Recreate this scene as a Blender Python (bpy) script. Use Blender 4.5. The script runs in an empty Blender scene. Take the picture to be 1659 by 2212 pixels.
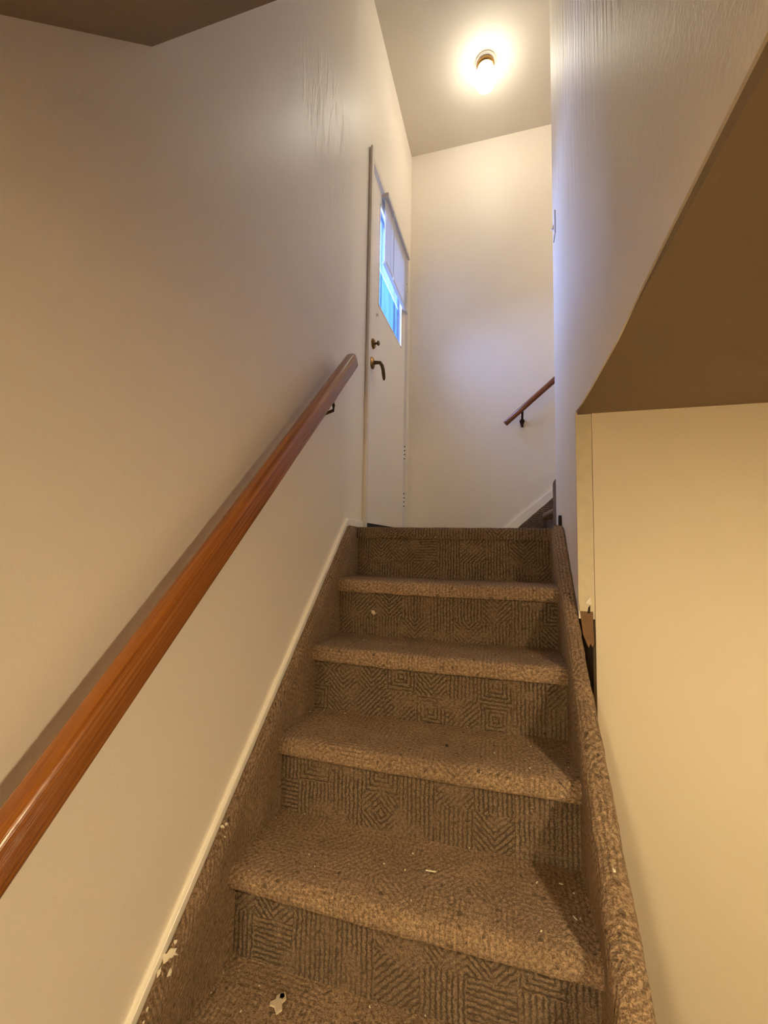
import bpy, math, random
from mathutils import Vector, Matrix, noise
random.seed(7)
S = bpy.context.scene
C = S.collection

# ------------------------------------------------------------------ camera
CX, CY, CZ = 0.7097, -1.8827, -0.0762
YAW, PITCH, ROLL, FPX = 0.2777, 0.0745, 0.0170, 920.65
cam = bpy.data.cameras.new('camera')
cam.sensor_fit = 'AUTO'; cam.sensor_width = 36.0
cam.lens = FPX * 36.0 / 2212.0
cam.clip_start = 0.01
camo = bpy.data.objects.new('camera', cam); C.objects.link(camo)
cp, sp = math.cos(PITCH), math.sin(PITCH); cyw, syw = math.cos(YAW), math.sin(YAW)
F = Vector((-syw*cp, cyw*cp, sp)); R = Vector((cyw, syw, 0)); U = R.cross(F)
cr, sr = math.cos(ROLL), math.sin(ROLL)
R2 = R*cr + U*sr; U2 = U*cr - R*sr
M = Matrix((R2, U2, -F)).transposed().to_4x4(); M.translation = Vector((CX, CY, CZ))
camo.matrix_world = M
S.camera = camo

# ------------------------------------------------------------------ light and exposure
S.view_settings.view_transform = 'Standard'
S.view_settings.look = 'None'
S.view_settings.gamma = 1.0
S.view_settings.use_curve_mapping = False
S.view_settings.exposure = 0.90
LAMP_UP = (1.0, 0.92, 0.74);  LAMP_UP_E = 20.5      # globe at the head of the stairs
HALL_FILL_E = 68.0                                        # unseen fill lamp added up the upper flight
LAMP_LOW = (1.0, 0.79, 0.45); LOW_A_E = 300.0; LOW_B_E = 195.0   # ceiling lights of the basement
SKY = (0.55, 0.80, 1.6);      SKY_E = 9.5
world = bpy.data.worlds.new('sky'); S.world = world
world.use_nodes = True
bg = world.node_tree.nodes['Background']
bg.inputs[0].default_value = (*SKY, 1)
_t = world.node_tree                                     # overcast sky, brightest opposite the door
_d = _t.nodes.new('ShaderNodeVectorMath'); _d.operation = 'DOT_PRODUCT'; _d.inputs[1].default_value = (-0.88, 0.28, 0.38)
_c = _t.nodes.new('ShaderNodeTexCoord'); _t.links.new(_c.outputs['Generated'], _d.inputs[0])
_m = _t.nodes.new('ShaderNodeMapRange'); _m.interpolation_type = 'SMOOTHSTEP'
for _i, _v in ((1, 0.35), (2, 0.97), (3, 0.06*SKY_E), (4, 1.55*SKY_E)): _m.inputs[_i].default_value = _v
_t.links.new(_d.outputs['Value'], _m.inputs[0]); _t.links.new(_m.outputs[0], bg.inputs[1])
S.cycles.max_bounces = 12; S.cycles.diffuse_bounces = 8
S.cycles.use_denoising = True
S.cycles.sample_clamp_indirect = 8.0
S.cycles.caustics_reflective = False; S.cycles.caustics_refractive = False
por = bpy.data.lights.new('door_window_portal', 'AREA'); por.shape = 'RECTANGLE'
por.size = 0.72; por.size_y = 0.60
por.cycles.is_portal = True
poro = bpy.data.objects.new('door_window_portal', por); C.objects.link(poro)
poro.location = (-0.09, 0.73, 1.66); poro.rotation_euler = (0, -math.pi/2, 0)

# ------------------------------------------------------------------ dimensions measured from the photograph (metres, landing = 0)
A, B = 0.0413, 0.8923            # inner faces of the carpeted stair sides
RI, RU, OV, LIP = 0.2230, 0.2244, 0.0285, 0.0514
XP = 0.9411                      # partition plane right of the stairs
YP, Y1 = 0.2577, -0.3389         # partition: far edge, near edge
YB, ZC = 1.2459, 3.0264          # back wall, stairwell ceiling
ZS = 0.372                       # basement ceiling
YH, ZH = -1.2315, 0.957          # header edge where the stairwell opens
NST = 9
ZF = -NST*RI                     # basement floor
XR, YR = 4.0, -4.3               # basement right and rear

# ------------------------------------------------------------------ materials
class NT:
    def __init__(s, name):
        s.m = bpy.data.materials.new(name); s.m.use_nodes = True
        s.t = s.m.node_tree; s.t.nodes.clear()
        s.out = s.n('ShaderNodeOutputMaterial')
    def n(s, typ, ins=None, **kw):
        nd = s.t.nodes.new(typ)
        for k, v in kw.items(): setattr(nd, k, v)
        for k, v in (ins or {}).items():
            if hasattr(v, 'is_output'): s.t.links.new(v, nd.inputs[k])
            elif isinstance(v, bpy.types.Node): s.t.links.new(v.outputs[0], nd.inputs[k])
            else: nd.inputs[k].default_value = v
        return nd
    def math(s, op, a, b=0.0, c=0.0):
        return s.n('ShaderNodeMath', {0: a, 1: b, 2: c}, operation=op).outputs[0]
    def mix(s, f, a, b):
        nd = s.n('ShaderNodeMix', data_type='RGBA')
        for i, v in ((0, f), (6, a), (7, b)):
            if hasattr(v, 'is_output'): s.t.links.new(v, nd.inputs[i])
            else: nd.inputs[i].default_value = v if i == 0 else (*v, 1)
        return nd.outputs[2]
    def ramp(s, f, p0, p1):
        return s.n('ShaderNodeMapRange', {0: f, 1: p0, 2: p1, 3: 0.0, 4: 1.0}, interpolation_type='SMOOTHSTEP').outputs[0]
    def surf(s, sh): s.t.links.new(sh.outputs[0], s.out.inputs[0]); return s.m

def plain(name, col, rough=0.5, metal=0.0, bump=0.0, scale=60, var=0.0, spec=0.5):
    t = NT(name)
    co = t.n('ShaderNodeTexCoord').outputs['Object']
    ns = t.n('ShaderNodeTexNoise', {'Vector': co, 'Scale': scale, 'Detail': 4.0})
    c = t.mix(ns.outputs[0], tuple(x*(1-var) for x in col), tuple(min(1, x*(1+var)) for x in col)) if var else (*col, 1)
    p = t.n('ShaderNodeBsdfPrincipled', {'Base Color': c, 'Roughness': rough, 'Metallic': metal, 'Specular IOR Level': spec})
    if bump:
        bn = t.n('ShaderNodeBump', {'Height': ns.outputs[0], 'Strength': 1.0, 'Distance': bump})
        t.t.links.new(bn.outputs[0], p.inputs['Normal'])
    return t.surf(p)

def wall_paint(name, col, rough=0.42, streak=None, scratch=None, spec=0.5, stipple=0.00035):
    """satin wall paint with roller stipple; streak = vertical paint runs, scratch = patch of scuffs"""
    t = NT(name)
    co = t.n('ShaderNodeNewGeometry').outputs['Position']
    n1 = t.n('ShaderNodeTexNoise', {'Vector': co, 'Scale': 170.0, 'Detail': 3.0}).outputs[0]
    n2 = t.n('ShaderNodeTexNoise', {'Vector': co, 'Scale': 14.0, 'Detail': 3.0}).outputs[0]
    h = t.math('ADD', t.math('MULTIPLY', n1, stipple), t.math('MULTIPLY', n2, stipple*2.2))
    if streak:
        mp = t.n('ShaderNodeMapping', {'Vector': co, 'Scale': (1, 26.0, 2.2)}).outputs[0]
        w = t.n('ShaderNodeTexNoise', {'Vector': mp, 'Scale': 1.6, 'Detail': 4.0, 'Roughness': 0.55}).outputs[0]
        z = t.n('ShaderNodeSeparateXYZ', {0: co})
        up = t.ramp(z.outputs[2], 0.85, 1.55)
        near = t.ramp(z.outputs[1], -1.1, -0.25)
        h = t.math('ADD', h, t.math('MULTIPLY', t.math('MULTIPLY', w, up), 0.0065*streak))
        w2 = t.n('ShaderNodeTexNoise', {'Vector': co, 'Scale': 75.0, 'Detail': 2.0}).outputs[0]
        h = t.math('ADD', h, t.math('MULTIPLY', t.math('MULTIPLY', w2, t.math('SUBTRACT', 1.0, near)), 0.0005*streak))
    if scratch:
        cy, cz, ra = scratch
        d = t.n('ShaderNodeVectorMath', {0: co, 1: (0, cy, cz)}, operation='DISTANCE').outputs['Value']
        msk = t.math('SUBTRACT', 1.0, t.ramp(d, ra*0.35, ra))
        mp = t.n('ShaderNodeMapping', {'Vector': co, 'Rotation': (0.9, 0, 0), 'Scale': (1, 30.0, 5.0)}).outputs[0]
        w = t.n('ShaderNodeTexNoise', {'Vector': mp, 'Scale': 1.0, 'Detail': 5.0, 'Roughness': 0.6, 'Distortion': 0.8}).outputs[0]
        w = t.ramp(w, 0.46, 0.72)
        h = t.math('ADD', h, t.math('MULTIPLY', t.math('MULTIPLY', w, msk), 0.0018))
    big = t.n('ShaderNodeTexNoise', {'Vector': co, 'Scale': 1.7, 'Detail': 2.0}).outputs[0]
    c = t.mix(big, tuple(x*0.97 for x in col), tuple(min(1, x*1.03) for x in col))
    if streak:
        mp = t.n('ShaderNodeMapping', {'Vector': co, 'Scale': (1, 16.0, 1.3)}).outputs[0]
        st = t.ramp(t.n('ShaderNodeTexNoise', {'Vector': mp, 'Scale': 1.3, 'Detail': 3.0, 'Roughness': 0.6}).outputs[0], 0.55, 0.72)
        c = t.mix(t.math('MULTIPLY', t.math('MULTIPLY', st, up), 0.5), c, (0.62, 0.545, 0.42))
    bn = t.n('ShaderNodeBump', {'Height': h, 'Strength': 1.0, 'Distance': 1.0})
    p = t.n('ShaderNodeBsdfPrincipled', {'Base Color': c, 'Roughness': rough, 'Normal': bn.outputs[0], 'Specular IOR Level': spec})
    return t.surf(p)

def carpet(name, wear=0.0):
    """cut-and-loop carpet: small blocks of carved lines turned different ways"""
    t = NT(name)
    uv = t.n('ShaderNodeTexCoord').outputs['UV']
    wn = t.n('ShaderNodeTexNoise', {'Vector': uv, 'Scale': 95.0, 'Detail': 2.0})
    wob = t.n('ShaderNodeVectorMath', {0: wn.outputs['Color'], 1: (0.5, 0.5, 0.5)}, operation='SUBTRACT').outputs[0]
    wob = t.n('ShaderNodeVectorMath', {0: wob, 'Scale': 0.0105}, operation='SCALE').outputs[0]
    wl = t.n('ShaderNodeTexNoise', {'Vector': uv, 'Scale': 16.0, 'Detail': 2.0})
    wl = t.n('ShaderNodeVectorMath', {0: wl.outputs['Color'], 'Scale': 0.009}, operation='SCALE').outputs[0]
    wob = t.n('ShaderNodeVectorMath', {0: wob, 1: wl}, operation='ADD').outputs[0]
    uvw = t.n('ShaderNodeVectorMath', {0: uv, 1: wob}, operation='ADD').outputs[0]
    sc = t.n('ShaderNodeVectorMath', {0: uvw, 'Scale': 1/0.105}, operation='SCALE').outputs[0]
    fl = t.n('ShaderNodeVectorMath', {0: sc}, operation='FLOOR').outputs[0]
    rnd = t.n('ShaderNodeTexWhiteNoise', {0: fl}, noise_dimensions='2D').outputs['Value']
    fr = t.n('ShaderNodeVectorMath', {0: sc}, operation='FRACTION').outputs[0]
    ce = t.n('ShaderNodeVectorMath', {0: fr, 1: (0.5, 0.5, 0)}, operation='SUBTRACT').outputs[0]
    xy = t.n('ShaderNodeSeparateXYZ', {0: ce})
    x, y = xy.outputs[0], xy.outputs[1]
    ax, ay = t.math('ABSOLUTE', x), t.math('ABSOLUTE', y)
    dia = t.math('MULTIPLY', t.math('ADD', x, y), 0.7071)
    chev = t.math('MULTIPLY', t.math('ADD', ax, y), 0.7071)
    box = t.math('MAXIMUM', ax, ay)
    octa = t.math('MULTIPLY', t.math('ADD', ax, ay), 0.7071)
    def pick(lo, v, prev):          # v where rnd > lo
        g = t.math('GREATER_THAN', rnd, lo)
        return t.math('ADD', t.math('MULTIPLY', g, v), t.math('MULTIPLY', t.math('SUBTRACT', 1.0, g), prev))
    k = x
    for lo, v in ((0.46, chev), (0.62, box), (0.68, dia), (0.83, octa), (0.91, y)):
        k = pick(lo, v, k)
    s = t.math('SINE', t.math('MULTIPLY', k, 2*math.pi*8.5))
    line = t.ramp(s, -0.95, 0.25)                               # 0 in the groove, 1 on the loop
    blot = t.n('ShaderNodeTexNoise', {'Vector': uv, 'Scale': 13.0, 'Detail': 3.0}).outputs[0]
    fine = t.n('ShaderNodeTexNoise', {'Vector': uv, 'Scale': 300.0, 'Detail': 3.0, 'Roughness': 0.7}).outputs[0]
    mid = t.n('ShaderNodeTexNoise', {'Vector': uv, 'Scale': 120.0, 'Detail': 2.0}).outputs[0]
    vis = t.math('MULTIPLY', t.ramp(blot, 0.28, 0.54), t.ramp(mid, 0.24, 0.45))
    gro = t.math('MULTIPLY', t.math('SUBTRACT', 1.0, line), t.math('MULTIPLY', vis, 1.0-wear))
    tuft = t.ramp(t.math('ADD', t.math('MULTIPLY', fine, 0.6), t.math('MULTIPLY', mid, 0.4)), 0.37, 0.63)
    lo, hi = (0.122, 0.075, 0.042), (0.44, 0.302, 0.190)
    base = t.mix(tuft, tuple(c*(0.91+1.30*wear) for c in lo), tuple(c*(0.91+1.30*wear) for c in hi))  # paler with wear, plus a lift standing in for light from above
    base = t.mix(t.math('MULTIPLY', gro, 0.92), base, (0.042, 0.020, 0.008))
    dirt = t.ramp(t.n('ShaderNodeTexNoise', {'Vector': uv, 'Scale': 4.5, 'Detail': 3.0}).outputs[0], 0.35, 0.7)
    base = t.mix(t.math('MULTIPLY', dirt, 0.30), base, (0.16, 0.092, 0.05))
    spk = t.math('GREATER_THAN', t.n('ShaderNodeTexNoise', {'Vector': uv, 'Scale': 60.0, 'Detail': 0.0}).outputs[0], 0.745)
    base = t.mix(t.math('MULTIPLY', spk, 0.6), base, (0.04, 0.024, 0.015))
    hgt = t.math('ADD', t.math('MULTIPLY', t.math('SUBTRACT', 1.0, gro), 0.0045), t.math('MULTIPLY', tuft, 0.0030))
    bn = t.n('ShaderNodeBump', {'Height': hgt, 'Strength': 1.0, 'Distance': 1.0})
    p = t.n('ShaderNodeBsdfPrincipled', {'Base Color': base, 'Roughness': 0.95, 'Normal': bn.outputs[0],
            'Specular IOR Level': 0.12, 'Sheen Weight': 0.22, 'Sheen Roughness': 0.5, 'Sheen Tint': (0.9, 0.75, 0.6, 1)})
    return t.surf(p)

def wood(name, c0, c1, rough=0.24, axis=(60, 2.2, 60)):
    t = NT(name)
    co = t.n('ShaderNodeTexCoord').outputs['UV']
    mp = t.n('ShaderNodeMapping', {'Vector': co, 'Scale': axis}).outputs[0]
    n1 = t.n('ShaderNodeTexNoise', {'Vector': mp, 'Scale': 1.0, 'Detail': 5.0, 'Roughness': 0.6, 'Distortion': 0.6}).outputs[0]
    f = t.ramp(n1, 0.30, 0.70)
    mp2 = t.n('ShaderNodeMapping', {'Vector': co, 'Scale': tuple(a*4 for a in axis)}).outputs[0]
    n2 = t.n('ShaderNodeTexNoise', {'Vector': mp2, 'Scale': 1.0, 'Detail': 3.0}).outputs[0]
    c = t.mix(f, c0, c1)
    c = t.mix(t.math('MULTIPLY', t.ramp(n2, 0.60, 0.78), 0.35), c, tuple(x*0.35 for x in c0))
    wear = t.ramp(t.n('ShaderNodeTexNoise', {'Vector': mp, 'Scale': 0.55, 'Detail': 6.0, 'Roughness': 0.75}).outputs[0], 0.66, 0.72)
    c = t.mix(t.math('MULTIPLY', wear, 0.35), c, (0.52, 0.30, 0.15))
    bn = t.n('ShaderNodeBump', {'Height': t.math('MULTIPLY', n2, 0.0006), 'Strength': 1.0, 'Distance': 1.0})
    p = t.n('ShaderNodeBsdfPrincipled', {'Base Color': c, 'Roughness': rough, 'Normal': bn.outputs[0], 'Coat Weight': 0.12, 'Coat Roughness': 0.2})
    return t.surf(p)

def emit(name, col, e):
    t = NT(name)
    return t.surf(t.n('ShaderNodeEmission', {'Color': (*col, 1), 'Strength': e}))

def glass_pane(name):
    """thin door glass with streaky dirt"""
    t = NT(name)
    co = t.n('ShaderNodeNewGeometry').outputs['Position']
    mp = t.n('ShaderNodeMapping', {'Vector': co, 'Scale': (1, 24.0, 3.0)}).outputs[0]
    w = t.ramp(t.n('ShaderNodeTexNoise', {'Vector': mp, 'Scale': 1.0, 'Detail': 4.0}).outputs[0], 0.42, 0.72)
    tint = t.mix(w, (0.97, 0.98, 0.99), (0.60, 0.66, 0.76))
    tr = t.n('ShaderNodeBsdfTransparent', {0: tint})
    gl = t.n('ShaderNodeBsdfGlossy', {'Roughness': 0.02, 'Color': (1, 1, 1, 1)})
    fr = t.n('ShaderNodeFresnel', {'IOR': 1.45}).outputs[0]
    fr = t.math('MULTIPLY', fr, t.math('SUBTRACT', 1.0, t.n('ShaderNodeNewGeometry').outputs['Backfacing']))
    return t.surf(t.n('ShaderNodeMixShader', {0: fr, 1: tr.outputs[0], 2: gl.outputs[0]}))

def slat_mat(name):
    t = NT(name)
    d = t.n('ShaderNodeBsdfPrincipled', {'Base Color': (0.80, 0.79, 0.77, 1), 'Roughness': 0.4})
    tl = t.n('ShaderNodeBsdfTranslucent', {0: (0.72, 0.72, 0.74, 1)})
    return t.surf(t.n('ShaderNodeMixShader', {0: 0.32, 1: d.outputs[0], 2: tl.outputs[0]}))

CREAM = (0.86, 0.80, 0.715)
M_LEFT  = wall_paint('cream_satin_paint_left', CREAM, 0.40, scratch=(-0.30, 1.66, 0.42))
M_BACK  = wall_paint('cream_satin_paint', CREAM, 0.48)
M_PART  = wall_paint('cream_satin_paint_streaked', CREAM, 0.47, streak=1.7, spec=0.4)
M_BASE  = wall_paint('cream_basement_paint', (0.80, 0.70, 0.555), 0.6)
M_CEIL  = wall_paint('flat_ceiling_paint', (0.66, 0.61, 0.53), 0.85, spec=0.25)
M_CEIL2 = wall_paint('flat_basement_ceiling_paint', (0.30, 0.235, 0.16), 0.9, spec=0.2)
M_TRIM  = plain('white_gloss_trim_paint', (0.93, 0.89, 0.80), 0.3, bump=0.0004, scale=40)
M_DOOR  = plain('door_paint', (0.85, 0.79, 0.71), 0.38, bump=0.0005, scale=25)
M_FRAME = plain('door_frame_paint', (0.76, 0.70, 0.61), 0.45, bump=0.0004, scale=30)
M_POST  = plain('post_paint', (0.70, 0.62, 0.46), 0.5, bump=0.0012, scale=35, var=0.12)
M_CARP  = carpet('cut_and_loop_carpet')
M_TREAD = carpet('cut_and_loop_carpet_worn_lit', 0.62)  # worn tone, further lightened in place of downlight on the treads
M_SIDE  = carpet('cut_and_loop_carpet_rubbed_lit', 0.48)
M_WOOD  = wood('varnished_mahogany', (0.20, 0.058, 0.011), (0.37, 0.130, 0.021))
M_WOOD2 = wood('varnished_mahogany_dark', (0.15, 0.045, 0.018), (0.26, 0.085, 0.032))
M_RAW   = plain('raw_stud_wood', (0.20, 0.11, 0.05), 0.8, var=0.5, scale=30)
M_DARK  = plain('black_parts_and_gap_shade', (0.02, 0.014, 0.01), 0.9)  # black parts; also paints the shade of gaps and holes
M_IRON  = plain('dark_bronze', (0.06, 0.035, 0.02), 0.35, metal=0.8)
M_BRASS = plain('aged_brass', (0.30, 0.17, 0.055), 0.32, metal=1.0, var=0.25, scale=50)
M_LEVER = plain('tarnished_brass', (0.13, 0.095, 0.045), 0.36, metal=0.9)
M_WHITE = plain('white_plastic', (0.82, 0.79, 0.74), 0.35)
M_SLAT  = slat_mat('blind_slat')
M_VINYL = plain('blind_rail_plastic', (0.62, 0.58, 0.54), 0.4)
M_GLASS = glass_pane('door_glass')
def globe_glow(name, col, e, z_hi, z_lo):
    """frosted globe whose bulb sits in its lower half"""
    t = NT(name)
    z = t.n('ShaderNodeSeparateXYZ', {0: t.n('ShaderNodeNewGeometry').outputs['Position']}).outputs[2]
    k = t.n('ShaderNodeMapRange', {0: z, 1: z_hi, 2: z_lo, 3: 0.65, 4: 1.0}, interpolation_type='SMOOTHSTEP').outputs[0]
    return t.surf(t.n('ShaderNodeEmission', {'Color': (*col, 1), 'Strength': t.math('MULTIPLY', k, e)}))
M_GLOBE = globe_glow('lit_globe', LAMP_UP, LAMP_UP_E, ZC-0.07, ZC-0.165)
M_CHIP  = plain('pale_chip', (0.92, 0.83, 0.66), 0.7)
M_SPLAT = plain('dried_paint', (0.92, 0.84, 0.68), 0.5)
M_LINT  = plain('grey_lint', (0.70, 0.58, 0.43), 0.9)
M_GRIT  = plain('dark_grit', (0.03, 0.02, 0.013), 0.9)
M_FLOOR = plain('basement_floor_tile', (0.14, 0.10, 0.07), 0.7, var=0.2, scale=6)
M_BOARD = plain('blue_grey_boards', (0.075, 0.31, 0.50), 0.8, var=0.25, scale=9)
M_STOP  = plain('reveal_dimming_blue', (0.06, 0.13, 0.24), 0.6)  # dark blue put in the colour to dim the sky-lit reveal
M_SOIL  = plain('outside_gravel', (0.25, 0.25, 0.25), 0.9, var=0.2, scale=12)
M_STEEL = plain('white_enamel', (0.75, 0.72, 0.66), 0.4)
M_LOWA  = emit('lit_diffuser_stairs', LAMP_LOW, LOW_A_E)
M_LOWB  = emit('lit_diffuser_room', LAMP_LOW, LOW_B_E)

# ------------------------------------------------------------------ mesh helpers
class MB:
    def __init__(s): s.v = []; s.f = []; s.uv = []
    def add(s, vs, fs, uvs=None):
        o = len(s.v); s.v += [tuple(v) for v in vs]; s.f += [tuple(i+o for i in f) for f in fs]
        s.uv += list(uvs) if uvs else [(v[0]+v[1], v[2]+v[1]) for v in s.v[o:]]
        return s
    def box(s, x0, x1, y0, y1, z0, z1):
        v = [(x, y, z) for x in (x0, x1) for y in (y0, y1) for z in (z0, z1)]
        return s.add(v, [(0,1,3,2),(4,6,7,5),(0,4,5,1),(2,3,7,6),(0,2,6,4),(1,5,7,3)])
    def prism(s, poly, axis, a, b):
        """polygon (list of 2-tuples in the other two axes) extruded along axis"""
        def mk(p, w): return {0: (w, p[0], p[1]), 1: (p[0], w, p[1]), 2: (p[0], p[1], w)}[axis]
        n = len(poly)
        v = [mk(p, a) for p in poly] + [mk(p, b) for p in poly]
        f = [tuple(range(n)), tuple(range(2*n-1, n-1, -1))] + [(i, i+n, (i+1) % n+n, (i+1) % n) for i in range(n)]
        return s.add(v, f)
    def loft(s, rings, uvs=None, closed=True, caps=True):
        """rings of equal length joined up; closed rings; end caps"""
        n, m = len(rings), len(rings[0])
        v = [p for r in rings for p in r]
        f = []
        for i in range(n-1):
            for j in range(m if closed else m-1):
                k = (j+1) % m
                f.append((i*m+j, i*m+k, (i+1)*m+k, (i+1)*m+j))
        if caps:
            f.append(tuple(range(m-1, -1, -1))); f.append(tuple((n-1)*m+j for j in range(m)))
        return s.add(v, f, [u for r in uvs for u in r] if uvs else None)
    def tube(s, pts, rad, seg=14, caps=True, sx=1.0, sy=1.0, up=(0, 0, 1)):
        pts = [Vector(p) for p in pts]; rings = []; uvs = []; L = 0
        for i, p in enumerate(pts):
            d = (pts[min(i+1, len(pts)-1)] - pts[max(i-1, 0)]).normalized()
            a = d.cross(Vector(up))
            if a.length < 1e-4: a = d.cross(Vector((1, 0, 0)))
            a.normalize(); b = a.cross(d)
            r = rad[i] if isinstance(rad, (list, tuple)) else rad
            if i: L += (p-pts[i-1]).length
            rings.append([p + a*r*sx*math.cos(q) + b*r*sy*math.sin(q) for q in (2*math.pi*k/seg for k in range(seg))])
            uvs.append([(0.16*k/seg, L) for k in range(seg)])
        return s.loft(rings, uvs, caps=caps)
    def lathe(s, prof, c, axis='z', seg=32, flip=1):
        """profile [(radius, height)] turned about an axis through c"""
        rings = []
        for r, h in prof:
            ring = []
            for k in range(seg):
                q = 2*math.pi*k/seg; u, w = r*math.cos(q), r*math.sin(q)
                p = {'z': (u, w, h*flip), 'x': (h*flip, u, w), 'y': (u, h*flip, w)}[axis]
                ring.append((c[0]+p[0], c[1]+p[1], c[2]+p[2]))
            rings.append(ring)
        return s.loft(rings)
    def build(s, name, mat, parent=None, smooth=False, bevel=0.0):
        me = bpy.data.meshes.new(name)
        me.from_pydata(s.v, [], s.f)
        ul = me.uv_layers.new(name='UVMap')
        for lp in me.loops: ul.data[lp.index].uv = s.uv[lp.vertex_index]
        me.materials.append(mat)
        import bmesh
        bm = bmesh.new(); bm.from_mesh(me); bmesh.ops.recalc_face_normals(bm, faces=bm.faces)
        if bevel:
            bmesh.ops.bevel(bm, geom=[e for e in bm.edges if e.is_manifold and e.calc_face_angle(0) > 0.5], offset=bevel, segments=2, affect='EDGES', profile=0.7)
        bm.to_mesh(me); bm.free()
        if smooth:
            for p in me.polygons: p.use_smooth = True
            me.set_sharp_from_angle(angle=math.radians(smooth if smooth is not True else 50))
        o = bpy.data.objects.new(name, me); C.objects.link(o)
        if parent: o.parent = parent; o.matrix_parent_inverse = Matrix.Translation(-Vector(parent_loc(parent)))
        return o
def parent_loc(o):
    p = Vector(o.location)
    return p
def tag(o, label=None, cat=None, group=None, kind=None):
    if label: o['label'] = label
    if cat: o['category'] = cat
    if group: o['group'] = group
    if kind: o['kind'] = kind
    return o
def thing(name, loc, label=None, cat=None, group=None, kind=None):
    o = bpy.data.objects.new(name, None); C.objects.link(o); o.location = loc; o.empty_display_size = 0.05
    return tag(o, label, cat, group, kind)
def struct(name, mb, mat, label, cat, **kw):
    return tag(mb.build(name, mat, **kw), label, cat, kind='structure')

# ------------------------------------------------------------------ the shell
DY0, DY1, DZ = 0.200, 1.205, 2.100                 # door opening
w = MB()
w.box(-0.0405, 0, YR, DY0, ZF, ZC)
w.box(-0.0405, 0, DY1, YB+0.12, ZF, ZC)
w.box(-0.0405, 0, DY0, DY1, DZ, ZC)
w.box(-0.0405, 0, DY0, DY1, ZF, -0.005)
struct('wall_left', w, M_LEFT, 'cream wall left of the stairs carrying the long wooden handrail and the door', 'wall')
struct('wall_back', MB().box(-0.0405, 3.2, YB, YB+0.12, ZF, ZC), M_BACK,
       'cream back wall of the landing with the short wooden handrail', 'wall')
# partition right of the stairs: hangs over the open side below the basement ceiling
XT = XP + 0.050
w = MB()
edge = [(Y1, ZS+0.012), (-0.45, ZS+0.001), (-0.60, ZS-0.004), (-0.90, ZS-0.006), (-1.05, ZS+0.006), (-1.20, ZS+0.014), (-1.45, ZS+0.022), (-1.80, ZS+0.022)]
w.prism([(YP, ZC), (YP, -0.06), (Y1, -0.31)] + edge + [(-1.80, ZC)], 0, XP, XP+0.004)
w.prism([(YP, ZC), (YP, -0.06), (Y1, -0.31), (Y1, ZS+0.08), (-1.80, ZS+0.08), (-1.80, ZC)], 0, XP+0.004, XT)
struct('wall_right', w, M_PART, 'streaky white partition on the right of the stairs, cut off along its lower edge', 'wall')
struct('wall_flight', MB().box(XT, 3.2, YP-0.05, YP, ZS+0.02, ZC), M_BACK, 'wall beside the upper flight behind the partition', 'wall')
struct('wall_far', MB().box(3.08, 3.2, YP, YB, ZF, ZC), M_BACK, 'wall closing the upper flight', 'wall')
YY = Y1 - 0.0075
w = MB().box(XT-0.001, XR, YY, Y1+0.06, ZF, ZS)
struct('wall_alcove', w, M_BASE, 'yellow lit basement wall right of the stairs below the dark ceiling', 'wall')
struct('wall_rear', MB().box(-0.14, XR+0.12, YR-0.12, YR, ZF, ZS), M_BASE, 'basement wall behind the viewer', 'wall')
struct('wall_basement', MB().box(XR, XR+0.12, YR, Y1, ZF, ZS), M_BASE, 'far right basement wall', 'wall')
struct('floor', MB().box(-0.14, XR+0.12, YR-0.12, YB+0.12, ZF-0.1, ZF), M_FLOOR, 'basement floor at the foot of the stairs', 'floor')
# ceilings
struct('ceiling', MB().box(-0.14, 3.2, -1.45, YB+0.12, ZC, ZC+0.1), M_CEIL, 'pale ceiling over the landing with the lit globe lamp', 'ceiling')
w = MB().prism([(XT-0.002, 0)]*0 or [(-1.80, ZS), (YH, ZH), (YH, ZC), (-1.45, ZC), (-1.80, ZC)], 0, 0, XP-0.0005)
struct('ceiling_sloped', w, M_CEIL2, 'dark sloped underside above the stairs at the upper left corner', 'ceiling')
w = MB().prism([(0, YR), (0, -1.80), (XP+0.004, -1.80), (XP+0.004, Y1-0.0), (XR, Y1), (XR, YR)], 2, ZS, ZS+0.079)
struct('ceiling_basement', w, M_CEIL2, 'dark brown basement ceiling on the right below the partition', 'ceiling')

# painted post closing the end of the partition
w = MB().box(XP+0.002, XT-0.002, Y1-0.006, Y1+0.01, -0.285, ZS-0.004)
w.box(XP-0.0015, XP+0.006, Y1-0.009, Y1+0.004, -0.262, ZS+0.006)
post = struct('trim_3', w, M_POST, 'narrow dingy painted post between the white partition and the yellow wall', 'trim', bevel=0.0015)
MB().prism([(XP+0.018, -0.258), (XP+0.034, -0.235), (XP+0.036, -0.262)], 1, Y1-0.010, Y1-0.005).build('broken_paint_flake', M_TRIM, post)
MB().prism([(XP+0.026, -0.290), (XP+0.028, -0.272), (XP+0.034, -0.264), (XP+0.033, -0.290)], 1, Y1-0.0075, Y1-0.004).build('chipped_hole_shade', M_DARK, post)  # dark inlay painting the shade inside the chipped hole
w = MB().prism([(XP+0.004, -0.284), (XP+0.043, -0.284), (XP+0.043, -0.330), (XP+0.045, -0.385), (XP+0.040, -0.400), (XP+0.034, -0.388), (XP+0.028, -0.402), (XP+0.012, -0.36)], 1, Y1-0.002, Y1+0.035)
w.build('raw_stud_end', M_RAW, post)
# dark-coloured sheet standing in for the shade under the stairs
struct('gap_shade_sheet', MB().box(XP+0.001, XT+0.002, Y1+0.045, Y1+0.055, ZF, -0.27), M_DARK, 'dark sheet coloured as the shaded gap between the right carpeted stair side and the yellow wall', 'trim')

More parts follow.
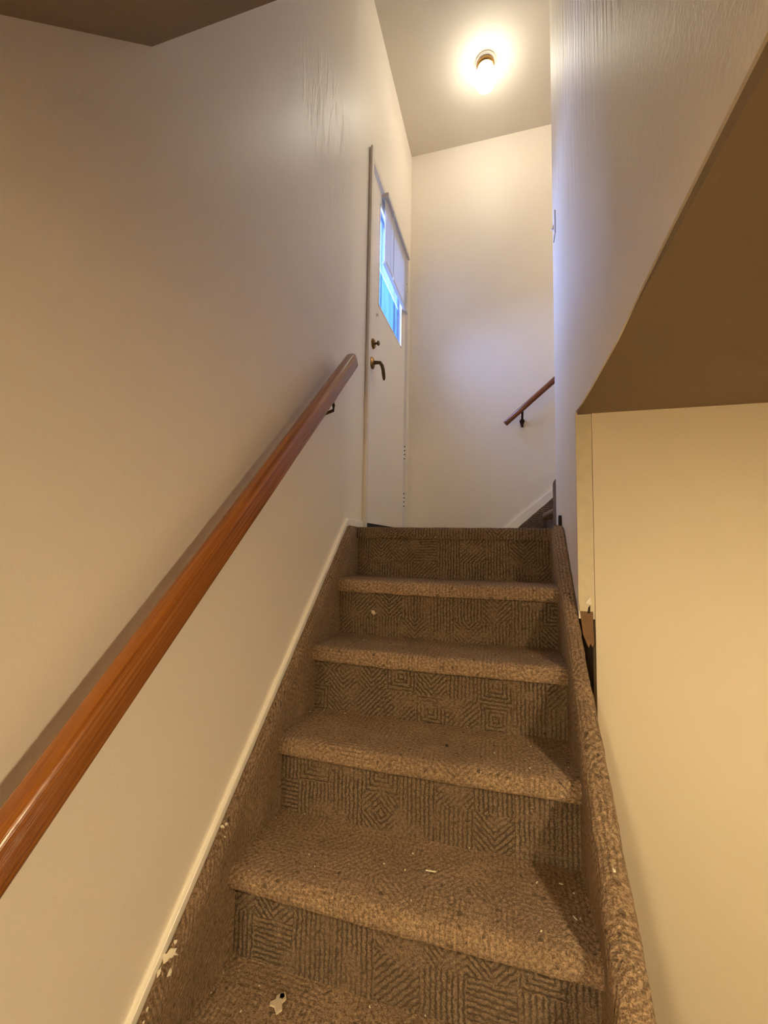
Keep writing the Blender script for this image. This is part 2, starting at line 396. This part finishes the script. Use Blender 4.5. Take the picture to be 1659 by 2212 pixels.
# ------------------------------------------------------------------ skirting
def ztrim(y): return min(0.0715 + 0.9324*y, 0.0367)
y_t = (0.0367-0.0715)/0.9324
w = MB()
ys = [-2.2, y_t, 0.176]
rings = []
for y in ys:
    z = ztrim(y); rings.append([(0.0, y, z), (0.0115, y, z), (0.013, y, z-0.002), (0.013, y, z-0.13), (0.0, y, z-0.13)])
w.loft(rings)
struct('trim_1', w, M_TRIM, 'white skirting strip climbing the left wall along the carpeted stairs', 'trim')
w = MB()
def zt2(x): return 0.085 + 0.845*(x-0.746)
rings = []
for x in (0.62, 0.672, 3.0):
    z = max(zt2(x), 0.022); rings.append([(x, YB, z), (x, YB-0.012, z), (x, YB-0.014, z-0.002), (x, YB-0.014, z-0.16), (x, YB, z-0.16)])
w.loft(rings)
struct('trim_2', w, M_TRIM, 'white skirting strip climbing the back wall beside the upper flight', 'trim')

# ------------------------------------------------------------------ carpeted stairs
def wob(p, amp, sc):
    return noise.noise(Vector(p)*sc)*amp + noise.noise(Vector(p)*sc*4.1+Vector((3, 7, 1)))*amp*0.45

def arc(cx, cz, r, a0, a1, n):
    return [(cx+r*math.cos(math.radians(a0+(a1-a0)*i/n)), cz+r*math.sin(math.radians(a0+(a1-a0)*i/n))) for i in range(n+1)]
def densify(poly, step):
    out = []
    for i, p in enumerate(poly):
        q = poly[(i+1) % len(poly)]
        d = math.hypot(q[0]-p[0], q[1]-p[1]); n = max(1, int(d/step))
        out += [(p[0]+(q[0]-p[0])*k/n, p[1]+(q[1]-p[1])*k/n) for k in range(n)]
    return out
NOSE = 0.021
def tread_profile(back, k):
    """side view (y, z) of one carpet-wrapped tread: back edge, rounded nose, tucked lip"""
    z, y = -k*RI, -k*RU
    top = [(back, z), (y+0.06, z+0.001), (y+0.030, z+0.001)]
    nose = arc(y+NOSE, z-NOSE, NOSE, 88, 180, 8)
    belly = [(y-0.001, z-0.032), (y+0.002, z-LIP+0.004), (y+0.006, z-LIP), (y+0.014, z-LIP+0.002), (y+OV+0.004, z-LIP+0.006), (y+OV+0.004, z-0.035), (back, z-0.035)]
    return top + nose + belly
def sweep_x(profile, x0, x1, nx, amp, vphase, sag=0.0):
    prof = densify(profile, 0.008)
    L = [0]
    for i in range(1, len(prof)): L.append(L[-1]+math.hypot(prof[i][0]-prof[i-1][0], prof[i][1]-prof[i-1][1]))
    rings, uvs = [], []
    for i in range(nx+1):
        x = x0 + (x1-x0)*i/nx
        s = sag*math.sin(math.pi*i/nx)
        rings.append([(x, y + wob((x, y, z), amp, 17), z + wob((x+5, y, z), amp, 15) - s) for y, z in prof])
        uvs.append([(x, l+vphase) for l in L])
    return MB().loft(rings, uvs)

stairs = thing('carpeted_staircase', (0.46, -1.0, ZF), 'lower flight of stairs in brown carved-pattern carpet climbing to the landing', 'stairs')
XO = 0.004
for k in range(1, NST):
    back = -(k-1)*RU + OV + 0.014
    sweep_x(tread_profile(back, k), A-XO, B+XO, 84, 0.0022, k*1.37, 0.003).build('tread', M_TREAD, stairs, smooth=60)
for k in range(0, NST):
    y = -k*RU+OV; zt, zb = -k*RI-LIP+0.012, max(-(k+1)*RI-0.012, ZF+0.001)
    sweep_x([(y, zb), (y, zt), (y+0.018, zt), (y+0.018, zb)][::-1], A-XO, B+XO, 70, 0.0016, k*2.11+0.4).build('riser', M_CARP, stairs, smooth=60)
# landing carpet with its own nosing
lp = [(YB-0.001, 0.0), (0.30, 0.0)] + tread_profile(YB-0.001, 0)[1:-1] + [(YB-0.001, -0.035)]
rings = sweep_x(lp, A-XO, B+XO, 84, 0.0015, 0.3).build('landing_carpet', M_CARP, stairs, smooth=60)
MB().box(0.0005, A, 0.012, YB-0.001, -0.035, -0.0005).build('landing_edge_carpet', M_CARP, stairs)

def side_carpet(cross, topz, y0, y1, n, parent, amp=0.0016, name='side_carpet', flare=0.0):
    """carpet-wrapped stair side: cross [(x, dz)] carried along the slope"""
    rings, uvs = [], []
    cr_ = densify(cross, 0.007)
    L = [0]
    for i in range(1, len(cr_)): L.append(L[-1]+math.hypot(cr_[i][0]-cr_[i-1][0], cr_[i][1]-cr_[i-1][1]))
    for i in range(n+1):
        y = y0 + (y1-y0)*i/n; z = topz(y)
        fl = flare*min(1, max(0, (-y-0.40)/0.55))*1.0
        rings.append([(x + fl*max(0, min(1, (x-B)/(XP-B)))*(1 if x > 0.5 else 0) + wob((x*3, y, z), amp, 20)*(1 if 0.02 < x < 0.95 else 0.2), y, max(ZF+0.001, z + dz + wob((x+9, y*1.3, dz), amp*1.2, 16))) for x, dz in cr_])
        uvs.append([(l, y*1.36) for l in L])
    return MB().loft(rings, uvs).build(name, M_SIDE, parent, smooth=60)
def ltop(y): return min(0.0715 + 0.9324*y - 0.021, 0.003)
side_carpet([(0.0135, -0.36), (0.0135, -0.004), (0.020, 0.002), (0.028, -0.001), (A-0.006, -0.012), (A, -0.028), (A+0.002, -0.36)], ltop, 0.05, -2.1, 215, stairs)
def rtop(y): return min(0.014 + 0.912*y, 0.009)
side_carpet([(XP-0.001, -0.36), (XP-0.001, -0.012), (XP-0.005, -0.001), (XP-0.02, 0.003), (B+0.020, 0.004), (B+0.006, -0.006), (B, -0.026), (B-0.001, -0.36)], rtop, 0.03, -2.1, 210, stairs, amp=0.0024, flare=0.018)

# dried paint and worn spots that belong to the carpet
def blob(pts_r, thick, nrm_at, name, mat, parent):
    w = MB()
    for (c, r, seed, st) in pts_r:
        rnd = random.Random(seed); n = 11
        c = Vector(c); e1, e2, nn = nrm_at
        ring = [c + e1*(r*st*(0.45+0.8*rnd.random())*math.cos(2*math.pi*i/n)) + e2*(r*(0.45+0.8*rnd.random())*math.sin(2*math.pi*i/n)) for i in range(n)]
        w.loft([[p for p in ring], [p*0.82+c*0.18 + nn*thick for p in ring]])
    return w.build(name, mat, parent)
SLOPE = Vector((0, 0.73, 0.68)); XA = Vector((1, 0, 0)); SN = Vector((0, -0.68, 0.73))
def on_l(x, y, up=0.001): return (x, y, ltop(y)+up)
blob([(on_l(0.022, -1.075), 0.011, 1, 1.0), (on_l(0.030, -1.070), 0.010, 2, 1.3), (on_l(0.019, -1.092), 0.008, 3, 0.6), (on_l(0.036, -1.083, -0.012), 0.007, 4, 1.0), (on_l(0.026, -1.058), 0.004, 5, 1.0)],
     0.0025, (XA, SLOPE, SN), 'dried_paint_splash', M_SPLAT, stairs)
blob([(on_l(0.022, -0.905), 0.004, 6, 1.6), (on_l(0.030, -0.900), 0.004, 7, 1.6), (on_l(0.036, -0.912, -0.010), 0.003, 8, 1.0)], 0.002, (XA, SLOPE, SN), 'dried_paint_splash', M_SPLAT, stairs)
blob([(on_l(0.026, -1.128), 0.004, 9, 0.6), (on_l(0.030, -1.140), 0.003, 10, 0.6)], 0.002, (XA, SLOPE, SN), 'dried_paint_splash', M_SPLAT, stairs)
YAX = Vector((0, 1, 0)); ZAX = Vector((0, 0, 1))
blob([((0.211, -0.940, -5*RI+0.0015), 0.026, 21, 0.75), ((0.215, -0.925, -5*RI+0.0015), 0.012, 22, 0.6)], 0.0015, (XA, YAX, ZAX), 'worn_patch', M_LINT, stairs)
blob([((0.188, -RU+OV-0.0025, -0.352), 0.008, 23, 1.2), ((0.194, -RU+OV-0.0025, -0.358), 0.006, 24, 1.5)], 0.002, (XA, ZAX, -YAX), 'worn_patch', M_LINT, stairs)

# ------------------------------------------------------------------ upper flight (turns right behind the partition)
up = thing('carpeted_staircase', (1.02, 0.8, 0.0), 'foot of the upper carpeted flight turning right behind the white partition', 'stairs')
MB().prism([(B+0.004, YP+0.0005), (1.6, YP+0.0005), (1.6, YB-0.001), (B+0.004, YB-0.001)], 2, -0.035, -0.0008).build('landing_edge_carpet', M_CARP, up)
def slab_steps():
    for k in (1, 2, 3):
        x = 1.0 + (k-1)*0.2244; z = k*0.19
        rings, uvs = [], []
        prof = arc(0.0+0.021, -0.021, 0.021, 90, 250, 10) + [(0.02, -0.05), (0.26, -0.05), (0.26, 0.0)]
        for i in range(31):
            f = i/30; y = YB-0.034 - f*(YB-YP-0.20)
            xx = x - 0.045*(1-f)*(1 if k == 1 else 0.6)
            rings.append([(xx+px, y, z-0.035+pz) for px, pz in prof]); uvs.append([(y, 0.02*j) for j in range(len(prof))])
        MB().loft(rings, uvs).build('tread', M_TREAD, up, smooth=60)
        MB().prism([(x-0.020, YB-0.034), (x+0.025, YP+0.166), (x+0.06, YP+0.166), (x+0.06, YB-0.034)], 2, z-0.19-0.0, z-0.08).build('riser', M_CARP, up)
slab_steps()
def side_up(y0, y1, top, x0, name='side_carpet', n=70, cut=None):
    rings, uvs = [], []
    for i in range(n+1):
        x = x0 + (2.4-x0)*i/n; z = max(top(x), 0.004)
        zb = max(0.0006, z-0.34) if cut is None else 0.0006
        m = (y0+y1)/2
        ring = [(x, y1, zb), (x, y1, z-0.010), (x, y1-(y1-y0)*0.2, z), (x, m, z+0.002), (x, y0+(y1-y0)*0.2, z), (x, y0, z-0.010), (x, y0, zb)]
        rings.append([(px, py, pz + wob((px*3, py, 1), 0.003, 14)) for px, py, pz in ring]); uvs.append([(0.02*j+pz, px*1.36) for j, (px, py, pz) in enumerate(ring)])
    return MB().loft(rings, uvs).build(name, M_CARP, up, smooth=60)
side_up(YB-0.040, YB-0.0145, lambda x: 0.040+0.90*(x-0.784), 0.755)
side_up(YP+0.010, YP+0.165, lambda x: 0.245+0.85*(x-XP), XP+0.002, cut=1)

# ------------------------------------------------------------------ handrails
def rail_profile(hw, hh, r, n=5):
    pts = []
    for cx, cz, a0 in ((hw-r, hh-r, 0), (-hw+r, hh-r, 90), (-hw+r, -hh+r, 180), (hw-r, -hh+r, 270)):
        pts += [(cx+r*math.cos(math.radians(a0+90*i/n)), cz+r*math.sin(math.radians(a0+90*i/n))) for i in range(n+1)]
    return pts
RX = 0.080
hr = thing('handrail', (RX, -1.0, -0.06), 'long varnished mahogany handrail running up the left wall to the door', 'handrail')
d = Vector((0, 1, 0.955)).normalized(); nrm = Vector((0, -0.955, 1)).normalized()
P1 = Vector((RX, -0.205, 0.712)); P0 = P1 - d*3.6
prof = rail_profile(0.0235, 0.033, 0.017)
rings, uvs = [], []
stn = [0, 0.5, 1.0, 1.6, 2.2, 2.6, 3.0, 3.3, 3.5, 3.56, 3.58, 3.592, 3.6]
for s_ in stn:
    e = 3.6 - s_; k = 1.0 if e > 0.02 else 0.72 + 0.28*math.sqrt(max(0, 1-(1-e/0.02)**2))
    p = P0 + d*s_
    rings.append([p + XA*(a_*k) + nrm*(b_*k) for a_, b_ in prof]); uvs.append([(0.2*j/len(prof), s_) for j in range(len(prof))])
MB().loft(rings, uvs).build('rail', M_WOOD, hr, smooth=40)
def bracket(y, parent):
    c = P1 + d*((y-P1.y)/d.y)
    w = MB().tube([c - nrm*0.032, c - nrm*0.055, c - nrm*0.070 + Vector((-0.010, 0.012, 0.0)), Vector((0.030, c.y+0.022, c.z-0.082)), Vector((0.002, c.y+0.026, c.z-0.09))], [0.006, 0.006, 0.006, 0.006, 0.006], 10)
    b_ = w.build('bracket', M_IRON, parent, smooth=True)
    MB().lathe([(0.0, 0.006), (0.018, 0.005), (0.022, 0.0), (0.0, 0.0)], (0.0005, c.y+0.026, c.z-0.09), 'x', 20).build('wall_plate', M_IRON, b_, smooth=40)
    rings = [[c - nrm*h + d*u + XA*v for u, v in ((-0.03, -0.011), (0.03, -0.011), (0.03, 0.011), (-0.03, 0.011))] for h in (0.0335, 0.0365)]
    MB().loft(rings).build('saddle', M_IRON, b_)
for y in (-0.44, -1.75): bracket(y, hr)

hr2 = thing('handrail', (0.8, YB-0.07, 0.85), 'short round mahogany handrail climbing right on the back wall', 'handrail')
Q0 = Vector((0.712, YB-0.070, 0.779)); Q1 = Vector((0.712+1.6, YB-0.070, 0.779+1.6*0.878))
dq = (Q1-Q0).normalized()
MB().tube([Q0 - dq*0.0, Q0 + dq*0.004, Q0+dq*0.5, Q1], [0.017, 0.0195, 0.0195, 0.0195], 20, up=(0, 1, 0)).build('rail', M_WOOD2, hr2, smooth=50)
for s_ in (0.155, 1.2):
    c = Q0 + dq*s_
    zb = c.z - 0.075
    w = MB().tube([c + Vector((0, 0, -0.018)), c + Vector((0, 0.008, -0.035)), c + Vector((0.0, 0.045, -0.050)), Vector((c.x, YB-0.004, zb))], 0.008, 10)
    bq = w.build('bracket', M_IRON, hr2, smooth=True)
    MB().prism([(c.x, zb+0.030), (c.x+0.018, zb+0.004), (c.x+0.009, zb-0.026), (c.x+0.008, zb-0.040), (c.x-0.008, zb-0.040), (c.x-0.009, zb-0.026), (c.x-0.018, zb+0.004)], 1, YB-0.010, YB).build('wall_plate', M_IRON, bq)

# ------------------------------------------------------------------ door with its window
XL = -0.010                                           # face of the leaf
door = thing('door_1', (0, 0.7, 0), 'painted exterior door at the top left of the landing with a blind over its window', 'door', kind='structure')
fy0, fy1 = 0.258, 1.140                               # clear opening
w = MB()
w.box(-0.0400, 0.008, DY0-0.004, fy0, -0.004, 2.068)          # near jamb
w.box(-0.0400, 0.008, fy1, DY1+0.004, -0.004, 2.068)          # far jamb
w.box(-0.0400, 0.008, DY0-0.004, DY1+0.004, 2.068, 2.104)     # head
w.box(0.008, 0.020, DY0-0.010, DY0+0.012, 0.0, 2.108)
w.build('door_frame', M_FRAME, door, bevel=0.0015)
gy0, gy1, gz0, gz1 = 0.440, 1.015, 1.335, 1.975
w = MB()
w.box(XL-0.030, XL, fy0+0.003, gy0, 0.036, 2.064); w.box(XL-0.030, XL, gy1, fy1-0.003, 0.036, 2.064)
w.box(XL-0.030, XL, gy0, gy1, 0.036, gz0); w.box(XL-0.030, XL, gy0, gy1, gz1, 2.064)
w.build('door_leaf', M_DOOR, door)
sides = ((gy0-0.001, gy0+0.010, gz0, gz1), (gy1-0.010, gy1+0.001, gz0, gz1), (gy0, gy1, gz0-0.001, gz0+0.010), (gy0, gy1, gz1-0.010, gz1+0.001))
w = MB()
for (a0, a1, b0, b1) in sides: w.box(XL-0.006, XL+0.0025, a0, a1, b0, b1)
w.build('window_bead', M_TRIM, door)
w = MB()
for (a0, a1, b0, b1) in sides: w.box(XL-0.0305, XL-0.0095, a0, a1, b0, b1)
w.build('outer_glazing_stop', M_STOP, door)
MB().box(XL-0.009, XL-0.006, gy0+0.002, gy1-0.002, gz0+0.002, gz1-0.002).build('window_glass', M_GLASS, door)
MB().box(-0.0395, -0.004, fy0, fy1, -0.004, 0.012).build('threshold', M_STEEL, door)
MB().box(XL-0.029, XL-0.004, fy0+0.004, fy1-0.004, 0.0115, 0.0362).build('under_door_shade', M_DARK, door)  # black strip painting the shaded gap under the leaf
for z in (0.20, 0.55, 1.80):
    h = MB().tube([(XL+0.006, fy1+0.001, z), (XL+0.006, fy1+0.001, z+0.09)], 0.0065, 10).build('hinge', M_DOOR, door, smooth=True)
    w = MB()
    for q in (0.0, 0.03, 0.06, 0.09): w.box(XL+0.004, XL+0.0128, fy1-0.006, fy1-0.0045, z+q-0.003, z+q+0.004)
    w.build('dark_joint', M_DARK, h)
MB().tube([(XL+0.001, 0.405, 1.245), (XL+0.002, 0.405, 1.262), (XL+0.002, 0.418, 1.272), (XL+0.002, 0.436, 1.272), (XL+0.001, 0.442, 1.266)], 0.0018, 6).build('scuff_mark', M_LINT, door)
# deadbolt
dby, dbz = 0.350, 1.056
db = MB().lathe([(0.0, 0.0), (0.029, 0.0), (0.029, 0.004), (0.024, 0.012), (0.015, 0.015), (0.0, 0.0155)], (XL, dby, dbz), 'x', 28).build('deadbolt', M_BRASS, door, smooth=35)
w = MB().tube([(XL+0.014, dby, dbz), (XL+0.026, dby, dbz)], 0.006, 12)
w.lathe([(0.0, 0.024), (0.008, 0.025), (0.014, 0.030), (0.014, 0.036), (0.009, 0.040), (0.0, 0.041)], (XL, dby, dbz), 'x', 20)
w.build('thumb_turn', M_LEVER, db, smooth=40)
# lever handle
lvy, lvz = 0.338, 0.938
lv = MB().lathe([(0.0, 0.0), (0.033, 0.0), (0.034, 0.005), (0.028, 0.011), (0.018, 0.014), (0.013, 0.016), (0.0, 0.0165)], (XL, lvy, lvz), 'x', 30).build('handle_rose', M_BRASS, door, smooth=35)
w = MB().tube([(XL+0.012, lvy, lvz), (XL+0.030, lvy, lvz), (XL+0.048, lvy+0.003, lvz-0.001), (XL+0.057, lvy+0.014, lvz-0.014), (XL+0.060, lvy+0.026, lvz-0.034), (XL+0.060, lvy+0.036, lvz-0.056), (XL+0.060, lvy+0.046, lvz-0.078), (XL+0.059, lvy+0.050, lvz-0.086)],
              [0.0115, 0.010, 0.0105, 0.0105, 0.0100, 0.0105, 0.0085, 0.004], 16, up=(1, 0, 0.3))
w.build('lever', M_LEVER, lv, smooth=60)

# mini blind hanging over the window
by0, by1, bz0, bz1 = 0.478, 1.085, 1.628, 2.043
bl = thing('window_blind', (0.012, 0.78, bz1), 'white mini blind half lowered over the door window', 'blind')
MB().box(XL+0.002, 0.032, by0, by1, bz1, bz1+0.028).build('headrail', M_VINYL, bl, bevel=0.002)
w = MB(); n = 21
for i in range(n):
    z = bz1-0.012 - i*(bz1-bz0-0.020)/(n-1); a_ = math.radians(72)
    rings = []
    for y in (by0+0.004, by1-0.004):
        up_, dn = [], []
        for j in range(6):
            s_ = (j/5-0.5)*0.025; cv = 0.0022*(1-(2*j/5-1)**2)
            x_ = 0.012 + s_*math.cos(a_) - cv*math.sin(a_); z_ = z + s_*math.sin(a_) + cv*math.cos(a_)
            up_.append((x_, y, z_+0.0003)); dn.append((x_, y, z_-0.0003))
        rings.append(up_ + dn[::-1])
    w.loft(rings)
w.build('slats', M_SLAT, bl, smooth=40)
MB().box(0.002, 0.024, by0+0.003, by1-0.003, bz0-0.010, bz0+0.006).build('bottom_rail', M_VINYL, bl, bevel=0.002)
for y in (by0+0.09, by1-0.09):
    MB().tube([(0.0258, y, bz1), (0.0258, y, bz0)], 0.0008, 6).build('ladder_cord', M_VINYL, bl)
MB().tube([(0.034, 0.605, bz1+0.006), (0.036, 0.604, bz1-0.03), (0.037, 0.604, 1.585)], [0.002, 0.0028, 0.0028], 8).build('tilt_wand', M_VINYL, bl, smooth=True)

# ------------------------------------------------------------------ ceiling lamp over the landing
LX, LY = 0.600, 0.700
lamp = thing('ceiling_lamp', (LX, LY, ZC), 'small lit globe lamp with a brass collar on the landing ceiling', 'lamp')
MB().lathe([(0.0, 0.0), (0.062, 0.0), (0.064, 0.006), (0.058, 0.016), (0.050, 0.022), (0.0, 0.022)], (LX, LY, ZC), 'z', 36, -1).build('ceiling_plate', M_STEEL, lamp, smooth=40)
MB().lathe([(0.0, 0.020), (0.050, 0.020), (0.056, 0.026), (0.056, 0.044), (0.051, 0.050), (0.0, 0.050)], (LX, LY, ZC), 'z', 36, -1).build('brass_collar', M_BRASS, lamp, smooth=40)
MB().lathe([(0.0, 0.048), (0.047, 0.049), (0.050, 0.060), (0.061, 0.085), (0.066, 0.115), (0.063, 0.145), (0.052, 0.172), (0.034, 0.190), (0.014, 0.198), (0.0, 0.199)], (LX, LY, ZC), 'z', 36, -1).build('globe', M_GLOBE, lamp, smooth=60)

# ------------------------------------------------------------------ light switch at the far edge of the partition
sw = thing('light_switch', (XP, 0.178, 1.43), 'white light switch near the far edge of the partition', 'light switch')
sy, sz = 0.165, 1.432
MB().box(XP-0.006, XP, sy-0.035, sy+0.035, sz-0.057, sz+0.057).build('switch_plate', M_WHITE, sw, bevel=0.002)
MB().prism([(XP-0.005, sz+0.010), (XP-0.017, sz-0.012), (XP-0.014, sz-0.017), (XP-0.005, sz-0.010)], 1, sy-0.005, sy+0.005).build('toggle', M_WHITE, sw)

# small dark block painting the shade of a notch at the foot of the partition
wd = MB().prism([(0.060, 0.0), (0.060, 0.052), (0.070, 0.058), (0.082, 0.046), (0.082, 0.0)], 0, XP-0.012, XP-0.0005).build('notch_shade', M_DARK)
tag(wd, 'tiny dark block painting the shade of a notch at the foot of the white partition by the top step', 'notch shade')

# ------------------------------------------------------------------ litter on the treads
ORD = {1: 'second', 2: 'third', 3: 'fourth', 4: 'fifth', 5: 'sixth'}
def chip(name, x, y, z, L, W, rot, label, cat, group=None, mat=M_CHIP, tilt=0.0, T=0.0016):
    n = 7; rnd = random.Random(int(abs(x*y)*1e5))
    ca, sa = math.cos(rot), math.sin(rot)
    ring = []
    for i in range(n):
        q = 2*math.pi*i/n; k = 0.75+0.45*rnd.random()
        u, v = L/2*k*math.cos(q), W/2*k*math.sin(q)
        ring.append((u*ca-v*sa, u*sa+v*ca))
    w = MB().loft([[(x+p, y+q, z+0.0006+tilt*p) for p, q in ring], [(x+p*0.85, y+q*0.85, z+0.0006+T+tilt*p) for p, q in ring]])
    return tag(w.build(name, mat), label, cat, group)
Z3, Z4, Z5, Z2 = -3*RI+0.0015, -4*RI+0.0015, -5*RI+0.0015, -2*RI+0.0015
chip('wood_sliver', 0.527, -0.761, Z4, 0.030, 0.0042, 0.10, 'longest pale wood sliver lying mid tread on the large lower step', 'wood sliver')
chip('wood_sliver', 0.837, -0.708, Z4, 0.012, 0.004, 0.0, 'short pale sliver lying flat near the right back corner of the large lower step', 'wood sliver')
chip('wood_sliver', 0.780, -0.721, Z4, 0.011, 0.003, 1.0, 'thin curled sliver left of the short flat one on the large lower step', 'wood sliver')
chip('wood_sliver', 0.854, -0.801, Z4, 0.013, 0.004, -0.9, 'white sliver near the right end of the large lower step, slanted', 'wood sliver')
chip('lint_tuft', 0.512, -0.408, Z3, 0.018, 0.016, 0.4, 'pale tuft of fluff against the riser at the back of the middle step', 'fluff', T=0.010, mat=M_SPLAT)
chip('paint_flake', 0.925, -0.843, rtop(-0.843)+0.006, 0.007, 0.010, 0.3, 'white paint flake on top of the right carpeted stair side', 'paint flake', T=0.003, mat=M_SPLAT)
chip('paint_flake', 0.016, -0.872, -0.985, 0.006, 0.006, 0.3, 'whitish crumb in the left corner below the large lower step nose', 'paint flake', T=0.010, mat=M_SPLAT)
chip('dirt_crumb', 0.542, -0.577, Z3, 0.009, 0.008, 0, 'dark crumb near the middle of the middle step tread', 'crumb', mat=M_GRIT, T=0.004)
specks = {2: [(0.251, -0.293), (0.188, -0.309), (0.384, -0.277), (0.795, -0.341)],
          3: [(0.17, -0.444), (0.677, -0.577), (0.77, -0.634), (0.589, -0.425), (0.092, -0.444), (0.719, -0.442), (0.871, -0.598), (0.78, -0.503), (0.05, -0.47)],
          4: [(0.865, -0.80), (0.78, -0.857), (0.409, -0.772), (0.472, -0.716), (0.245, -0.834), (0.213, -0.799), (0.127, -0.651), (0.055, -0.693), (0.613, -0.650), (0.465, -0.777), (0.499, -0.862), (0.862, -0.729)],
          5: [(0.053, -0.92), (0.055, -0.967), (0.536, -0.872), (0.152, -0.921), (0.143, -0.981), (0.413, -0.89)]}
for k, l in specks.items():
    nm = {2: 'third step from the landing', 3: 'middle step of the photo', 4: 'large lower step', 5: 'bottom step in view'}[k]
    for i, (x, y) in enumerate(l):
        chip('paint_speck', x, y, -k*RI+0.0015, 0.0035+0.003*random.random(), 0.0025+0.001*random.random(), random.random()*3,
             'tiny pale speck scattered on the tread of the '+nm, 'speck', 'pale specks on the '+nm, T=0.002)

# ------------------------------------------------------------------ basement ceiling lights (behind and beside the viewer), added hall fill
def pendant(x, y, z, r, m, label):
    t = thing('pendant_lamp', (x, y, ZS), label, 'lamp')
    P = (x, y, z); k = r/0.07
    MB().lathe([(0.0, 0.0), (0.05, 0.0), (0.05, 0.02), (0.0, 0.025)], (x, y, ZS), 'z', 24, -1).build('ceiling_rose', M_STEEL, t, smooth=35)
    MB().tube([(x, y, ZS-0.02), (x, y, z+0.13*k)], 0.004, 8).build('cord', M_DARK, t)
    MB().lathe([(r*q, h*k) for q, h in ((0.0, 0.135), (0.43, 0.13), (0.71, 0.11), (2.2, -0.016), (2.14, -0.021), (0.64, 0.105), (0.4, 0.12), (0.0, 0.12))], P, 'z', 36).build('lamp_shade', M_STEEL, t, smooth=35)
    MB().lathe([(r*math.sin(math.pi*i/14), r*math.cos(math.pi*i/14)) for i in range(15)], P, 'z', 28).build('globe', m, t, smooth=60)
def fill_globe_lamp(x, y, z, m, label):
    t = thing('ceiling_lamp', (x, y, z), label, 'lamp')
    MB().lathe([(0.0, 0.0), (0.062, 0.0), (0.064, 0.006), (0.052, 0.03), (0.0, 0.03)], (x, y, z), 'z', 28, -1).build('ceiling_plate', M_STEEL, t, smooth=40)
    MB().lathe([(0.0, 0.031), (0.045, 0.031), (0.066, 0.08), (0.066, 0.11), (0.045, 0.15), (0.0, 0.165)], (x, y, z), 'z', 28, -1).build('globe', m, t, smooth=60)
fill_globe_lamp(2.45, 0.75, ZC, emit('hall_fill_globe', LAMP_UP, HALL_FILL_E), 'added fill globe, unseen at the top of the upper flight')  # unseen globe added to fill the door and landing
pendant(0.20, -4.0, 0.08, 0.09, M_LOWA, 'shaded pendant lamp hanging behind the foot of the stairs')
pendant(1.72, -1.90, 0.15, 0.07, M_LOWB, 'shaded pendant lamp hanging in the basement room on the right')

# ------------------------------------------------------------------ outside the door
fen = thing('board_wall', (-1.8, 2.3, 0), 'blue-grey boarded wall seen outside through the door window', 'wall')
w = MB()
x = -1.3
while x < -0.15:
    w.box(x, min(x+0.135, -0.141), 2.30+0.006*((int(x*50)) % 3), 2.33, -0.2, 4.6); x += 0.15
w.box(-1.3, -0.141, 2.33, 2.36, -0.2, 4.6)
w.build('boards', M_BOARD, fen)
sid = thing('lap_siding', (-0.1, 1.3, 1.5), 'blue-grey lap siding edge outside the far side of the door window', 'siding')
w = MB(); z = 0.0
while z < 3.0:
    w.prism([(-0.041, z), (-0.068, z), (-0.048, z+0.10), (-0.041, z+0.10)], 1, 1.215, YB+0.12); z += 0.10
w.build('laps', M_BOARD, sid)
w = MB().box(-8, -0.16, -6, 6, -0.35, -0.25)
tag(w.build('ground', M_SOIL), 'gravel ground outside the door', 'ground', kind='structure')
